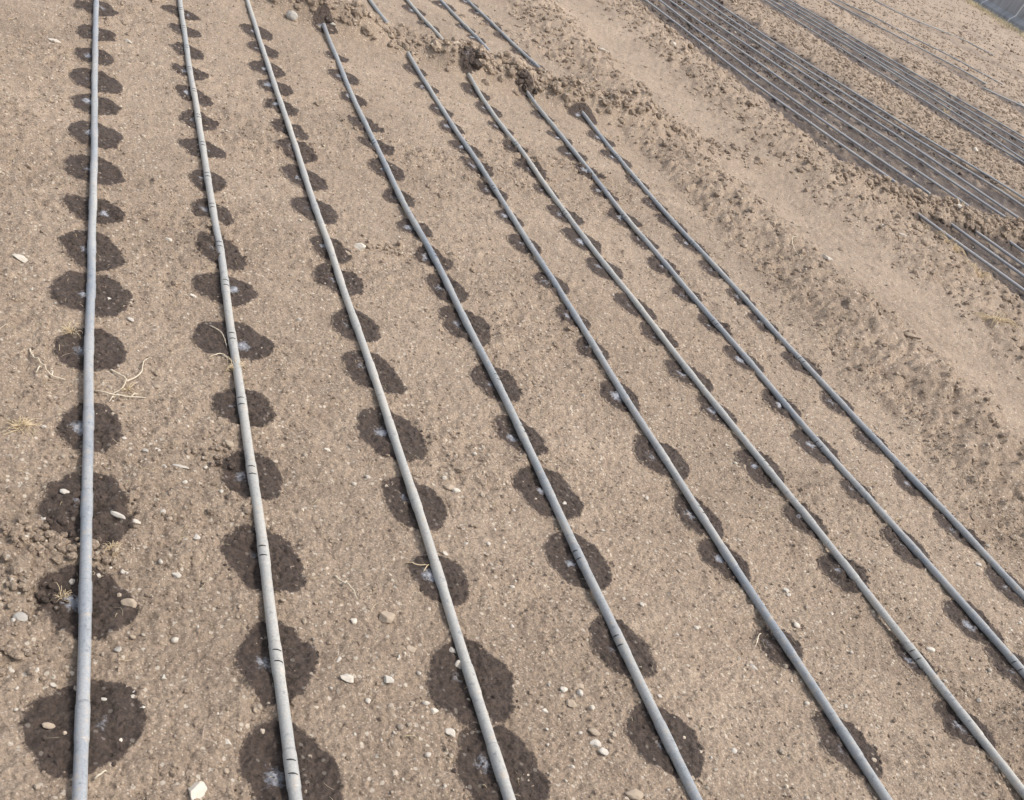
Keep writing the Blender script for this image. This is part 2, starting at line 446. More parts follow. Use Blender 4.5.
def pipe_path(pts, y0, y1, step, r, sink=.0015, wig=.0025, seed=0, taut=False):
    xx, yy = smooth_curve(pts, y0, y1, step)
    xx = xx + wig * perlin(yy * 2.6, yy * 0 + seed + .5, 50 + seed)
    # rests on the local high spots of the soil, ignoring what has been heaped over it
    def base(x, y): return height(x, y) - berm_mask(x, y) * (0.078 + 0.035 * perlin(x * 2.2, y * 2.2, 12))
    lo_ = low_height(xx, yy)
    top = np.maximum.reduce([base(xx + d, yy) for d in (-r * .6, 0, r * .6)])
    m = max(1, int(.08 / step)); pad = np.pad(top, m, mode='edge')
    top = np.max(np.stack([pad[i:i + len(top)] for i in range(2 * m + 1)]), 0)
    zz = np.clip(top, lo_, lo_ + .017 + (.01 if r > .0103 else 0)) - .003
    if taut: zz = lo_ + .012
    k = max(3, int((1.6 if taut else 0.8) / step)) | 1
    ker = np.hanning(k + 2)[1:-1]; ker /= ker.sum()
    zz = np.convolve(np.pad(zz, k // 2, mode='edge'), ker, 'valid')
    zz = zz + r - sink + .0015 * perlin(yy * 2, yy * 0 + seed + 7.5, 80 + seed)
    return np.stack([xx, yy, zz], 1)

def dripper_mesh(kind):
    """in-line dripper: a slightly fatter sleeve (0), or the pair of dark outlet slots cut in it (1-3)"""
    acc = Acc(); L = .037; r0 = PIPE_R
    if kind == 0:
        prof = [(-L, r0 + .0001), (-L + .003, r0 + .0007), (-L + .007, r0 + .0010), (0, r0 + .0009), (L - .007, r0 + .0010), (L - .003, r0 + .0007), (L, r0 + .0001)]
        v, f = tube([(0, p[0], 0) for p in prof], [p[1] for p in prof], 16)
        acc.add(v, f)
    else:
        a0 = {1: 105, 2: 150, 3: 60}[kind]
        for yc in (0,):
            vs, fs = [], []
            for i in range(9):
                a = R(a0 - 38 + 76 * i / 8)
                hw = .0012 * (1 - .6 * abs(i - 4) / 4)
                for dy, dr in ((-hw, .0006), (-hw, .0015), (hw, .0015), (hw, .0006)):
                    q = r0 + .0004 + dr
                    vs.append((q * math.cos(a), yc + dy + .002 * (i - 4) / 4, q * math.sin(a)))
            for i in range(8):
                for j in range(4):
                    k = (j + 1) % 4
                    fs.append((i * 4 + j, i * 4 + k, (i + 1) * 4 + k, (i + 1) * 4 + j))
            fs += [(0, 3, 2, 1), (32, 33, 34, 35)]
            acc.add(vs, fs)
    o = acc.build('dripper' if kind == 0 else 'outlet_slot', [PIPE_GREY if kind == 0 else SLIT]); me = o.data; bpy.data.objects.remove(o)
    return me
def matcopy(me, m):
    c = me.copy(); c.materials[0] = m; return c
DRIP = [dripper_mesh(0)]
SLOTS = [None] + [dripper_mesh(k) for k in (1, 2, 3)]

SPOTS = [
    [725, 600, 508, 424, 348, 294, 251, 210, 172, 136, 106, 82, 56, 34, 9],
    [775, 660, 557, 475, 408, 341, 291, 254, 214, 181, 149, 122, 96, 72, 51, 31, 14],
    [768, 682, 578, 502, 434, 373, 326, 282, 251, 212, 179, 152, 130, 107, 87, 69, 50, 33],
    [740, 647, 560, 492, 435, 383, 325, 289, 261, 229, 198, 170, 147, 125, 100, 78, 58, 14],
    [747, 645, 560, 515, 457, 397, 350, 320, 285, 247, 220, 194, 170, 151, 130, 112, 90, 72],
    [730, 660, 575, 522, 468, 412, 375, 335, 308, 270, 243, 217, 194, 172, 150, 130, 112, 95, 66, 30, 13],
    [670, 622, 547, 492, 447, 405, 362, 327, 297, 269, 244, 221, 196, 175, 156, 140, 118, 91, 42, 30, 8],
    [588, 532, 485, 440, 405, 365, 327, 300, 272, 247, 226, 207, 185, 160, 140, 118, 67, 55, 40, 28, 17, 5]]
BIG = {(0, 0): .93, (0, 1): .86, (0, 2): .9, (0, 3): .92, (0, 4): 1.0, (2, 1): 1.0, (2, 0): 1.03, (2, 2): .94, (5, 1): .7, (6, 3): .7, (4, 1): .75, (4, 6): .7, (7, 5): 1.05}
FAINT = {(0, 13), (1, 16)}
ORD = 'first second third fourth fifth sixth seventh eighth ninth tenth eleventh twelfth thirteenth fourteenth fifteenth sixteenth seventeenth eighteenth nineteenth twentieth twenty-first twenty-second'.split()
PIPE_WORD = ['the leftmost pipe', 'the second pipe from the left', 'the third pipe from the left', 'the fourth pipe from the left',
             'the fifth pipe from the left', 'the sixth pipe from the left', 'the seventh pipe from the left', 'the pipe nearest the footpath']

WET = []            # (x, y, radius, seed) of every wet patch, for the clods lying on it
def outline(th, rad, seed, el, ang):
    rr = rad * (1 + .15 * perlin(np.cos(th) * .9 + seed, np.sin(th) * .9, 60) + .05 * perlin(np.cos(th) * 2.6 + seed, np.sin(th) * 2.6, 61) + .03 * perlin(np.cos(th) * 9 + seed, np.sin(th) * 9, 62))
    return rr / np.sqrt((np.cos(th - ang) / el) ** 2 + (np.sin(th - ang) * el) ** 2)
def wet_patch(x, y, rad, seed, label, side, dist, pale_eye=1.0):
    el = 1.07 + .12 * rng.random(); ang = 1.57 + (rng.random() - .5) * .6
    if side > 0: el, ang = 1 + .10 * rng.random(), rng.random() * 3.14
    nt_, nr_ = (128, 46) if dist < 3.2 else ((72, 26) if dist < 6 else (40, 14))
    ext = .009
    th = np.arange(nt_) / nt_ * 2 * np.pi
    R0 = outline(th, rad, seed, el, ang)
    t = np.linspace(0, 1, nr_ + 1)[1:]
    rr = t[:, None] * (R0 + ext)[None, :]
    px = np.concatenate([[0], (rr * np.cos(th)).ravel()]); py = np.concatenate([[0], (rr * np.sin(th)).ravel()])
    rflat = np.concatenate([[0], rr.ravel()]); Rf = np.concatenate([[R0.mean()], np.tile(R0, nr_)])
    sdf = Rf - rflat
    lift = -.004 + (.0048 + .0006 * dist) * smooth(-ext, -.0040, sdf)
    dish = -.006 * np.clip(1 - (rflat / (rad * .6)) ** 2, 0, 1)
    pz = height(x + px, y + py) + lift
    z0 = H1(x, y)
    # where the drops land: a pale wet eye a little to one side of the pipe
    sx, sy = side * (.018 + .012 * rng.random()), (rng.random() - .5) * .03
    ds = np.hypot((px - sx) / 1.0, (py - sy) / 1.25)
    sc = np.clip(1 - ds / (.019 + .019 * rng.random()), 0, 1) * pale_eye
    f = []
    for j in range(nt_): f.append((0, 1 + j, 1 + (j + 1) % nt_))
    for i in range(nr_ - 1):
        for j in range(nt_):
            k = (j + 1) % nt_; a = 1 + i * nt_; b = a + nt_
            f.append((a + j, b + j, b + k, a + k))
    o = mesh_from('wet_patch', np.stack([px, py, pz - z0], 1), f, [SOIL], (x, y, z0), True,
                  {'wet_edge': sdf, 'damp': np.zeros(len(px)), 'pale_eye': sc})
    tag(o, label, 'wet patch', 'wet soil patches under the pipes')
    WET.append((x, y, rad))
    return o

pipe_world = []
for i, pl in enumerate(PIPES):
    pts = [at(x, y, .018) for x, y in pl]
    far = 6.6 if i < 3 else (6.4 if i == 3 else 9.5)
    path = pipe_path(pts, .35, far, .02, PIPE_R, seed=i)
    pipe_world.append(path)
    v, f = tube(path, PIPE_R * (1 + .02 * perlin(path[:, 1] * 9, path[:, 1] * 0 + i, 90)), 16)
    org = path[0]
    o = bpy.data.objects.new('irrigation_pipe', None); col.objects.link(o); o.location = org
    tb = mesh_from('tube', v - org, f, [PIPE_MATS[i]]); tb.parent = o
    tag(o, PIPE_LABELS[i], 'irrigation pipe', 'long irrigation pipes over the wet patches')
    dm = [matcopy(m, PIPE_DUST if i in (2, 5) else PIPE_MATS[i]) for m in DRIP]
    n_in = 0
    for k, sy in enumerate(SPOTS[i]):
        p = np.array(pl)[np.argsort(np.array(pl)[:, 1])]
        sx_ = np.interp(sy, p[:, 1], p[:, 0])
        wx, wy = at(sx_, sy, .004)
        if sy < 125 and i > 2:
            for _ in range(6):                          # patches on the face of the ridge
                q = at(sx_, sy, H1(wx, wy)); wx, wy = .5 * (wx + q[0]), .5 * (wy + q[1])
        on = np.array([np.interp(wy, path[:, 1], path[:, 0]), wy, np.interp(wy, path[:, 1], path[:, 2])])
        j = min(max(int((wy - path[0, 1]) / .02), 1), len(path) - 2)
        tg = path[j + 1] - path[j - 1]
        bm = float(berm_mask(np.array([on[0]]), np.array([wy]))[0])
        ddist = math.hypot(wx, wy)
        if bm < .25:
            kind = 1 if i == 1 else (int(rng.integers(2, 4)) if i > 2 and rng.random() < .3 else 0)
            d = bpy.data.objects.new('dripper', dm[0]); col.objects.link(d); d.parent = o
            if kind:
                for sy_ in (-.013, .013):
                    e = bpy.data.objects.new('outlet_slot', SLOTS[kind]); col.objects.link(e); e.parent = d; e.location.y = sy_
            d.location = Vector(on - org) + Vector((0, .012 * (rng.random() - .5), 0))
            d.rotation_euler = (math.atan2(tg[2], tg[1]), (rng.random() - .5) * .5, math.atan2(-tg[0], tg[1]))
        rad = (.084 + .013 * (rng.random() - .5) * 2) * BIG.get((i, k), 1.0 if i < 1 else (.98 if i < 3 else .97)) * (1.08 if i == 0 else 1.0)
        if ddist > 3.2: rad *= .93
        if bm > .2: rad *= .78
        lab = f'round dark wet soil patch under {PIPE_WORD[i]}, {ORD[k]} from the bottom'
        wet_patch(on[0] - (.000 + .009 * rng.random()) * (i > 3) + .004 * (i < 4), wy + .01 * (rng.random() - .5), rad, i * 31 + k * 1.7, lab, -1 if (i > 1 or rng.random() < .6) else 1, ddist, .55 + .5 * rng.random())

# ------------------------------------------------------------------ pipes of the beds beyond the footpath
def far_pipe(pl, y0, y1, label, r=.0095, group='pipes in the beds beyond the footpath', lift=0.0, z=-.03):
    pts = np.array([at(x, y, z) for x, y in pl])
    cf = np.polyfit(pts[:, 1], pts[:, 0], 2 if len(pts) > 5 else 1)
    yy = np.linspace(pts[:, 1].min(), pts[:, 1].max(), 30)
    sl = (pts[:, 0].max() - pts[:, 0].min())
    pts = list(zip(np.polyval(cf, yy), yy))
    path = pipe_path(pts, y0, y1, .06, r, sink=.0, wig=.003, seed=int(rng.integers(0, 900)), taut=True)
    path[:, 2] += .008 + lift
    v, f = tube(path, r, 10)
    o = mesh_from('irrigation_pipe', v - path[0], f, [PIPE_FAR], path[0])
    tag(o, label, 'irrigation pipe', group)
    return path
BED1 = [[(643, 0), (676, 26), (715, 52), (765, 94), (805, 121), (860, 162), (896, 182), (938, 193)],
        [(655, 0), (682, 19), (715, 41), (767, 82), (822, 122), (855, 147), (894, 175), (939, 201), (969, 218)],
        [(667, 0), (712, 31), (767, 71), (829, 112), (863, 136), (895, 160), (960, 202), (1007, 232)],
        [(679, 0), (725, 31), (767, 61), (855, 117), (895, 147), (977, 200), (1024, 230)],
        [(707, 10), (767, 52), (828, 90), (895, 134), (971, 189), (1024, 222)],
        [(736, 25), (768, 44), (818, 80), (896, 126), (952, 164), (998, 190)],
        [(768, 39), (818, 71), (863, 100), (896, 121), (958, 160), (1002, 189)]]
B1L = ['pale pipe on the footpath edge of the nearer dark bed',
       'second pipe from the footpath in the nearer dark bed',
       'third pipe from the footpath in the nearer dark bed',
       'middle pipe of the seven in the nearer dark bed',
       'third pipe from the far side of the nearer dark bed',
       'second pipe from the far side of the nearer dark bed',
       'pipe on the far edge of the nearer dark bed']
for k, (pl, lab) in enumerate(zip(BED1, B1L)):
    q = pl[1:-1] if k in (0,) else pl
    ys = [at(x, y, -.03)[1] for x, y in q]
    far_pipe(q, 6.15 if k < 5 else 5.0, max(ys) + 3.0, lab)
CL = [([(896, 202), (962, 246), (984, 265), (1023, 295)], 'pale pipe nearest the footpath in the short group at the right edge'),
      ([(924, 208), (975, 243), (1023, 279)], 'dark shadowed second pipe of the short group at the right edge'),
      ([(960, 223), (1023, 267)], 'third pipe of the short group coming from under the ridge at the right edge'),
      ([(993, 232), (1023, 253)], 'farthest pipe of the short group coming from under the ridge at the right edge')]
for pl, lab in CL:
    ys = [at(x, y, -.03)[1] for x, y in pl]
    far_pipe(pl, min(ys) - 2.2, max(ys) + .12, lab, lift=.006)
BED2 = [[(768, 2), (792, 19), (839, 50), (895, 82), (937, 112), (971, 129), (1023, 165)],
        [(770, 0), (820, 31), (895, 75), (933, 99), (948, 112), (1023, 160)],
        [(775, 0), (895, 70), (942, 99), (983, 126), (1023, 155)],
        [(780, 0), (895, 66), (950, 97), (993, 126), (1023, 147)],
        [(787, 0), (895, 62), (957, 99), (983, 115)]]
B2L = ['pipe on the near edge of the second bed beyond the footpath', 'second pipe from the near edge of the second bed beyond the footpath',
       'middle pipe of the five in the second bed beyond the footpath', 'fourth pipe from the near edge of the second bed beyond the footpath',
       'pipe on the far edge of the second bed beyond the footpath']
for pl, lab in zip(BED2, B2L):
    ys = [at(x, y, -.03)[1] for x, y in pl]
    far_pipe(pl, min(ys) - 2, max(ys) + 4, lab)
B3 = [([(828, 0), (895, 37), (952, 65)], 14.6, 26, 'near pipe of the thin pair in the third bed beyond the footpath'),
      ([(835, 0), (896, 33), (952, 61)], 14.9, 26, 'far pipe of the thin pair in the third bed beyond the footpath'),
      ([(976, 86), (1008, 100), (1023, 107)], 11.5, 13.9, 'near pipe of the pair by the white stone at the right edge'),
      ([(983, 84), (1012, 97), (1023, 103)], 11.5, 13.9, 'far pipe of the pair by the white stone at the right edge')]
for pl, a, b, lab in B3: far_pipe(pl, a, b, lab, r=.012)
B4 = [([(903, 16), (958, 40)], 20.5, 25, 'faint half buried pipe in the bed before the wall'),
      ([(993, 56), (1016, 68)], 15.6, 19, 'near faint pipe below the wall at the right edge'),
      ([(1008, 56), (1023, 64)], 15.8, 19, 'far faint pipe below the wall at the right edge')]
for pl, a, b, lab in B4: far_pipe(pl, a, b, lab, r=.014)

# ------------------------------------------------------------------ stones
def stone_mesh(sx, sy, sz, seed, mat, name, loc, rot, sub=None, chip=5):
    g = np.random.default_rng(seed)
    v, f = (sub or ICO2); v = v.copy()
    for _ in range(chip):                                # broken faces
        d = g.normal(size=3); d /= np.linalg.norm(d); h = .46 + .36 * g.random()
        k = v @ d; v = v - np.clip(k - h, 0, None)[:, None] * d
    v = v * (1 + .10 * perlin(v[:, 0] * 1.7 + seed, v[:, 1] * 1.7 + v[:, 2] * 1.3, 70))[:, None]
    v = v * np.array([sx, sy, sz])
    c, s = math.cos(rot), math.sin(rot)
    v = v @ np.array([[c, s, 0], [-s, c, 0], [0, 0, 1]])
    o = mesh_from(name, v, f, [mat], loc, True)
    attrs = o.data.attributes
    if mat is SOIL:
        a = attrs.new('wet_edge', 'FLOAT', 'POINT'); a.data.foreach_set('value', np.full(len(v), -1.0, np.float32))
    return o
KIND = {'p': STONE_PALE, 'w': STONE_WHITE, 't': STONE_TAN, 'g': STONE_GREY, 'c': SOIL}
STONES = [  # x, y, width px, length ratio, flatness, kind, label
    (196, 789, 19, 1.3, .55, 'p', 'large smooth pale oval stone at the bottom left edge'),
    (386, 615, 17, 1.0, .7, 't', 'angular tan stone with a flat top between the second and third pipes'),
    (348, 678, 16, .8, .45, 'p', 'flat beige stone left of the small white stone between second and third pipes'),
    (388, 680, 12, .8, .6, 'w', 'small white oval stone midway between the second and third pipes'),
    (413, 648, 13, .7, .45, 't', 'flat tan stone touching the wet patch under the third pipe'),
    (453, 648, 11, .7, .6, 'w', 'white stone lying in the wet patch left of the third pipe'),
    (460, 663, 9, 1.2, .9, 'p', 'upright pale stone leaning beside the third pipe'),
    (339, 659, 5, 2.0, .7, 'w', 'narrow upright white stone left of the angular tan stone'),
    (355, 618, 8, 1.1, .7, 'p', 'small pale lump just left of the angular tan stone'),
    (452, 731, 14, .8, .5, 'p', 'pale flat stone above the lowest wet patch of the third pipe'),
    (435, 710, 9, .8, .6, 'p', 'pale stone below the dark wet soil left of the third pipe'),
    (595, 743, 13, .8, .6, 'w', 'bright white stone, upper of the pair between third and fourth pipes'),
    (603, 752, 11, .8, .6, 'w', 'white stone, lower of the pair between third and fourth pipes'),
    (594, 733, 13, .7, .55, 't', 'brown stone just above the pair of white stones'),
    (579, 685, 13, .6, .5, 't', 'beige stone, uppermost of the loose cluster left of the fourth pipe'),
    (579, 694, 8, 1.1, .7, 'w', 'white pebble in the loose cluster left of the fourth pipe'),
    (564, 690, 8, 1.1, .7, 'p', 'pale pebble on the left of the loose cluster left of the fourth pipe'),
    (571, 703, 11, .9, .6, 't', 'tan stone, lowest of the loose cluster left of the fourth pipe'),
    (633, 795, 20, .7, .6, 't', 'brown stone cut by the bottom edge left of the fourth pipe'),
    (546, 709, 8, .8, .6, 'p', 'pale stone at the end of a pebble line left of the fourth pipe'),
    (734, 751, 8, 1.0, .7, 'w', 'white pebble between the fourth and fifth pipes near the bottom'),
    (755, 665, 12, .6, .55, 'w', 'pale stone between a wet patch and open soil left of the fifth pipe'),
    (797, 623, 9, .9, .6, 'p', 'beige stone on the soil right of the fifth pipe'),
    (931, 650, 11, .6, .6, 'p', 'beige stone touching the right side of the sixth pipe'),
    (979, 563, 8, 1.1, .4, 'w', 'flat white stone between the seventh and eighth pipes'),
    (786, 590, 9, .9, .6, 'w', 'white stone above the wet patches between fifth and sixth pipes'),
    (565, 502, 5, 1.6, .8, 'w', 'narrow white stone in the wet patch right of the fourth pipe'),
    (129, 602, 16, .8, .75, 't', 'rounded tan stone on the edge of a wet patch right of the leftmost pipe'),
    (20, 620, 14, .9, .5, 'g', 'flat grey stone at the left edge below the clods'),
    (23, 540, 10, .9, .9, 'w', 'pointed white stone among brown clods at the left edge'),
    (64, 494, 10, .7, .7, 'w', 'white stone lying in the wet patch left of the leftmost pipe'),
    (43, 518, 7, .9, .7, 'w', 'small white stone on the lower rim of a wet patch at left'),
    (117, 519, 17, .35, .5, 'w', 'long thin white stone on the rim of a wet patch right of the leftmost pipe'),
    (137, 521, 9, .8, .5, 'p', 'beige flat stone right of the long thin white stone'),
    (73, 576, 7, 1.8, .8, 'p', 'upright pale stone against the left side of the leftmost pipe'),
    (100, 572, 8, .9, .7, 'w', 'small white stone against the right side of the leftmost pipe'),
    (124, 569, 9, .6, .6, 'p', 'pale stone above the wet patch right of the leftmost pipe'),
    (177, 572, 10, .8, .6, 'w', 'white stone alone on open soil left of the second pipe'),
    (196, 537, 9, .9, .6, 'w', 'bright white stone on open soil right of the leftmost pipe'),
    (181, 464, 17, .45, .4, 'w', 'long flat white stone between the first and second pipes'),
    (159, 447, 9, .6, .6, 'p', 'beige stone above the long flat white stone'),
    (166, 463, 7, .9, .7, 'p', 'small round stone just left of the long flat white stone'),
    (124, 436, 7, .7, .6, 'w', 'pale pebble on the right rim of a wet patch of the leftmost pipe'),
    (44, 425, 5, 1.0, .8, 'w', 'tiny white pebble on the left rim of a wet patch of the leftmost pipe'),
    (110, 300, 8, .8, .5, 'w', 'bright white pebble on a wet patch right of the leftmost pipe'),
    (130, 319, 8, .8, .5, 'w', 'white pebble just outside a wet patch right of the leftmost pipe'),
    (22, 259, 21, .5, .4, 'p', 'large flat pale stone near the left edge in the upper half'),
    (168, 241, 8, .8, .6, 'p', 'rounded beige stone between the first and second pipes in the upper half'),
    (194, 295, 9, .5, .5, 'p', 'flat pale stone left of the second pipe beside a wet patch'),
    (55, 43, 15, .6, .45, 'p', 'flat pale grey stone near the top left corner'),
    (128, 42, 9, .6, .6, 'p', 'beige stone between the first and second pipes near the top'),
    (291, 19, 12, 1.0, .9, 'g', 'smooth round grey stone at the foot of the soil ridge'),
    (296, 9, 8, 1.0, .8, 'g', 'small round stone above the smooth grey one on the soil ridge'),
    (343, 9, 13, .9, .6, 't', 'flat brown stone on the crest right of the buried fourth pipe'),
    (405, 33, 10, .9, .8, 't', 'round tan stone on the ridge between the fourth and fifth pipes'),
    (330, 29, 8, .7, .6, 'w', 'pale stone right beside the buried end of the fourth pipe'),
    (429, 60, 7, .7, .7, 'p', 'small pale stone right of the buried part of the fifth pipe'),
    (603, 50, 13, .4, .5, 'p', 'long pale stone beside the footpath near the top'),
    (671, 49, 6, 1.0, .8, 'p', 'pale stone below the nearer dark bed at the top'),
    (360, 249, 12, 1.0, .6, 'p', 'angular beige stone right of the third pipe in the upper half'),
    (347, 253, 12, .6, .5, 't', 'flat brown stone on a wet patch right of the third pipe'),
    (823, 266, 13, .6, .5, 'p', 'pale oblong stone on the rough soil left of the footpath'),
    (879, 233, 9, .6, .5, 'p', 'pale stone right of the footpath beside two others'),
    (898, 243, 9, .6, .5, 'p', 'pale stone beside the dry weed right of the footpath'),
    (906, 347, 19, .5, .6, 'c', 'long brown clod on the left edge of the footpath'),
    (834, 305, 12, .7, .6, 'c', 'brown clod between the eighth pipe and the footpath'),
    (914, 236, 10, .8, .7, 'c', 'dark brown clod right of the footpath'),
    (158, 370, 13, .7, .7, 'c', 'lone dark brown clod right of the leftmost pipe'),
    (975, 152, 8, 1.0, .8, 'p', 'round pale stone between the two beds at the right'),
    (1021, 103, 8, 1.0, .8, 'w', 'bright white stone beside thin pipes at the right edge'),
    (953, 217, 7, .9, .7, 'w', 'pale stone on the ridge between the pipe groups at the right'),
    (18, 532, 14, 1.0, .8, 'c', 'round brown clod left of the pointed white stone'),
    (54, 541, 12, .8, .7, 'c', 'brown clod, upper of the heap left of the leftmost pipe'),
    (67, 551, 10, 1.0, .8, 'c', 'round brown clod against the left side of the leftmost pipe'),
    (56, 560, 12, .7, .7, 'c', 'flat brown clod, lower of the heap left of the leftmost pipe'),
    (39, 547, 9, 1.0, .8, 'c', 'brown clod on the left of the heap beside the leftmost pipe'),
    (228, 443, 12, .9, .8, 't', 'angular brown stone left of the second pipe above a wet patch'),
    (450, 485, 12, .8, .7, 't', 'tan stone, left of a pair right of the third pipe'),
    (457, 489, 10, .8, .6, 'p', 'pale stone, right of a pair right of the third pipe'),
    (328, 449, 8, .6, .6, 'p', 'pale stone between the second and third pipes, mid view'),
    (120, 740, 5, 1.0, .8, 'p', 'tiny pebble at the right rim of the lowest patch of the leftmost pipe'),
    (49, 724, 13, .6, .5, 't', 'tan oval stone lying in the lowest wet patch left of the leftmost pipe'),
    (104, 699, 6, .9, .8, 'w', 'pale pebble in the lowest wet patch right of the leftmost pipe'),
    (143, 708, 7, .9, .8, 'w', 'white pebble on the rim of the lowest wet patch of the leftmost pipe'),
    (229, 740, 11, .6, .5, 'p', 'pale beige stone on open soil left of the second pipe near the bottom'),
    (165, 675, 8, .8, .6, 'w', 'white chip on open soil between the first and second pipes near the bottom'),
]
for k, (x, y, wpx, asp, flat, kd, lab) in enumerate(STONES):
    s = px_per_m(x, y); wx, wy = at(x, y, .006)
    a = .5 * wpx / s
    rot = math.atan2(AX[0] * 0 + .0, 1) + R(-28 + 30 * (rng.random() - .5))
    sz = a * max(min(asp, 1.2), .6) * flat
    z = H1(wx, wy)
    mat = KIND[kd]
    stone_mesh(a * 1.04, a * asp * 1.04, sz, 100 + k, mat, 'clod' if kd == 'c' else 'stone', (wx, wy, z + sz * .30), rot, ICO3 if wpx > 9 else ICO2, 7 if kd != 'g' else 2)
    o = col.objects[-1]
    tag(o, lab, 'clod' if kd == 'c' else 'stone')

PEB = []
for vnt in range(9):
    g = .8 + .3 * rng.random()
    o = stone_mesh(1, .62 + .35 * rng.random(), .5 + .3 * rng.random(), 500 + vnt, (STONE_PALE, STONE_WHITE, STONE_TAN)[vnt % 3], 'pebble', (0, 0, 0), 0, ICO2, 5)
    PEB.append(o.data); bpy.data.objects.remove(o)
def near_pipe(x, y, d):
    for p in pipe_world:
        if abs(np.interp(y, p[:, 1], p[:, 0]) - x) < d: return True
    return False
cnt = 0
while cnt < 290:
    px, py = rng.random() * 1024, 120 + 680 * rng.random() ** .8
    wx, wy = at(px, py)
    if wx > 2.9 or near_pipe(wx, wy, .024): continue
    if perlin(wx * 2.3, wy * 2.3, 77) + .45 * rng.random() < .12: continue
    if any((wx - a) ** 2 + (wy - b) ** 2 < (r * 1.05) ** 2 for a, b, r in WET): continue
    s = .0030 + .0042 * rng.random() ** 2.2
    o = bpy.data.objects.new('pebble', PEB[int(rng.integers(0, 9))]); col.objects.link(o)
    o.location = (wx, wy, H1(wx, wy) + s * .25); o.scale = (s, s, s); o.rotation_euler = (.4 * rng.random(), .4 * rng.random(), 6.28 * rng.random())
    tag(o, 'small pale pebble lying loose on the dry soil between the long pipes', 'pebble', 'small pebbles scattered between the long pipes')
    cnt += 1

# ------------------------------------------------------------------ crumbs, clods and grit nobody could count
def scatter(n, xr, yr, dens, size, seed):
    g = np.random.default_rng(seed)
    x = g.uniform(*xr, n); y = g.uniform(*yr, n)
    k = g.random(n) < dens(x, y)
    x, y = x[k], y[k]
    return x, y, size(g, len(x))
def lumps(name, x, y, s, ico, mat, seed, sink=.2, tint=None, flat=(.5, .9)):
    g = np.random.default_rng(seed); n = len(x); bv, bf = ico; m = len(bv)
    V = np.broadcast_to(bv, (n, m, 3)) * (1 + .45 * (g.random((n, m, 1)) - .5))
    V = V * np.stack([np.ones(n), g.uniform(.6, 1, n), g.uniform(*flat, n)], 1)[:, None, :]
    a = g.uniform(0, 6.28, n); c, d = np.cos(a), np.sin(a)
    b = g.uniform(-.5, .5, n); cb, db = np.cos(b), np.sin(b)
    X, Y_, Z_ = V[..., 0], V[..., 1], V[..., 2]
    X, Z_ = X * cb[:, None] - Z_ * db[:, None], X * db[:, None] + Z_ * cb[:, None]
    X, Y_ = X * c[:, None] - Y_ * d[:, None], X * d[:, None] + Y_ * c[:, None]
    z = height(x, y) + s * sink
    P = np.stack([X * s[:, None] + x[:, None], Y_ * s[:, None] + y[:, None], Z_ * s[:, None] + z[:, None]], -1).reshape(-1, 3)
    Fc = (bf[None] + (np.arange(n) * m)[:, None, None]).reshape(-1, 3)
    at_ = {}
    sdf = np.full(n, -1.0)
    for wx, wy, r in WET: sdf = np.maximum(sdf, r - np.hypot(x - wx, y - wy))
    at_['wet_edge'] = np.repeat(sdf, m); at_['damp'] = np.repeat(bed_damp(x, y), m)
    if tint is not None:
        t = tint(g, n)
        if t.shape[1] == 1: at_['tone'] = np.repeat(t[:, 0], m)
        else: at_['tint'] = np.repeat(np.concatenate([t, np.ones((n, 1))], 1), m, 0)
    o = mesh_from(name, P, np.ascontiguousarray(Fc), [mat], attrs=at_, smooth_shade=False)
    return tag(o, kind='stuff')
def soil_tint(g, n):
    return g.uniform(-.16, .20, (n, 1))
def grit_tint(g, n):
    k = g.uniform(.55, 1.25, (n, 1)); h = g.random((n, 1))
    return k * (np.array([[1, .95, .88]]) * h + np.array([[1.0, 1.0, 1.0]]) * (1 - h))
def in_view(x, y): return (np.arctan2(x, y) > R(-12)) & (np.arctan2(x, y) < R(76))
# crumbs close to the camera
x, y, s = scatter(300000, (-.6, 3.1), (.85, 5.2), lambda x, y: in_view(x, y) * np.clip(.11 + .60 * rough_mask(x, y), 0, 1) * np.clip(2.2 / np.hypot(x, y), 0, 1), lambda g, n: .0014 + .0045 * g.random(n) ** 5, 1)
lumps('soil_crumbs', x, y, s, ICO0, SOIL, 2, .15, soil_tint)
# clods in the rough strips and on the ridge
x, y, s = scatter(230000, (-.6, 13), (.9, 14), lambda x, y: in_view(x, y) * smooth(.35, .95, rough_mask(x, y)) * np.clip(4.5 / np.hypot(x, y), 0, 1) ** .8 * .62, lambda g, n: .004 + .013 * g.random(n) ** 5, 3)
s = s * np.clip(np.hypot(x, y) / 4.5, 1, 2)
g = np.random.default_rng(17)                           # the heaped ridge, and two little heaps by the leftmost pipe
bx, by = g.uniform(.8, 11, 26000), g.uniform(5.3, 6.3, 26000); k = g.random(26000) < berm_mask(bx, by) * .8
x = np.concatenate([x, bx[k]]); y = np.concatenate([y, by[k]]); n_flat = len(s); s = np.concatenate([s, .007 + .026 * g.random(k.sum()) ** 3.2])
n_ridge = len(s)
for hx, hy, hn, hs in ((50, 543, 90, .032), (14, 655, 34, .03), (25, 590, 40, .04), (100, 560, 20, .02), (215, 455, 24, .03), (385, 250, 24, .05)):
    c0, c1 = at(hx, hy)
    x = np.concatenate([x, c0 + hs * g.normal(size=hn)]); y = np.concatenate([y, c1 + hs * .7 * g.normal(size=hn)]); s = np.concatenate([s, .0035 + .0065 * g.random(hn) ** 1.4])
lumps('soil_clods', x, y, s, ICO1, SOIL, 4, np.where(np.arange(len(s)) < n_flat, -.08, np.where(np.arange(len(s)) < n_ridge, .04, .6)), soil_tint)
g = np.random.default_rng(13); n = 85000
rad = 1 / g.uniform(1 / 66, 1 / 10.5, n); az = g.uniform(R(22), R(62), n)
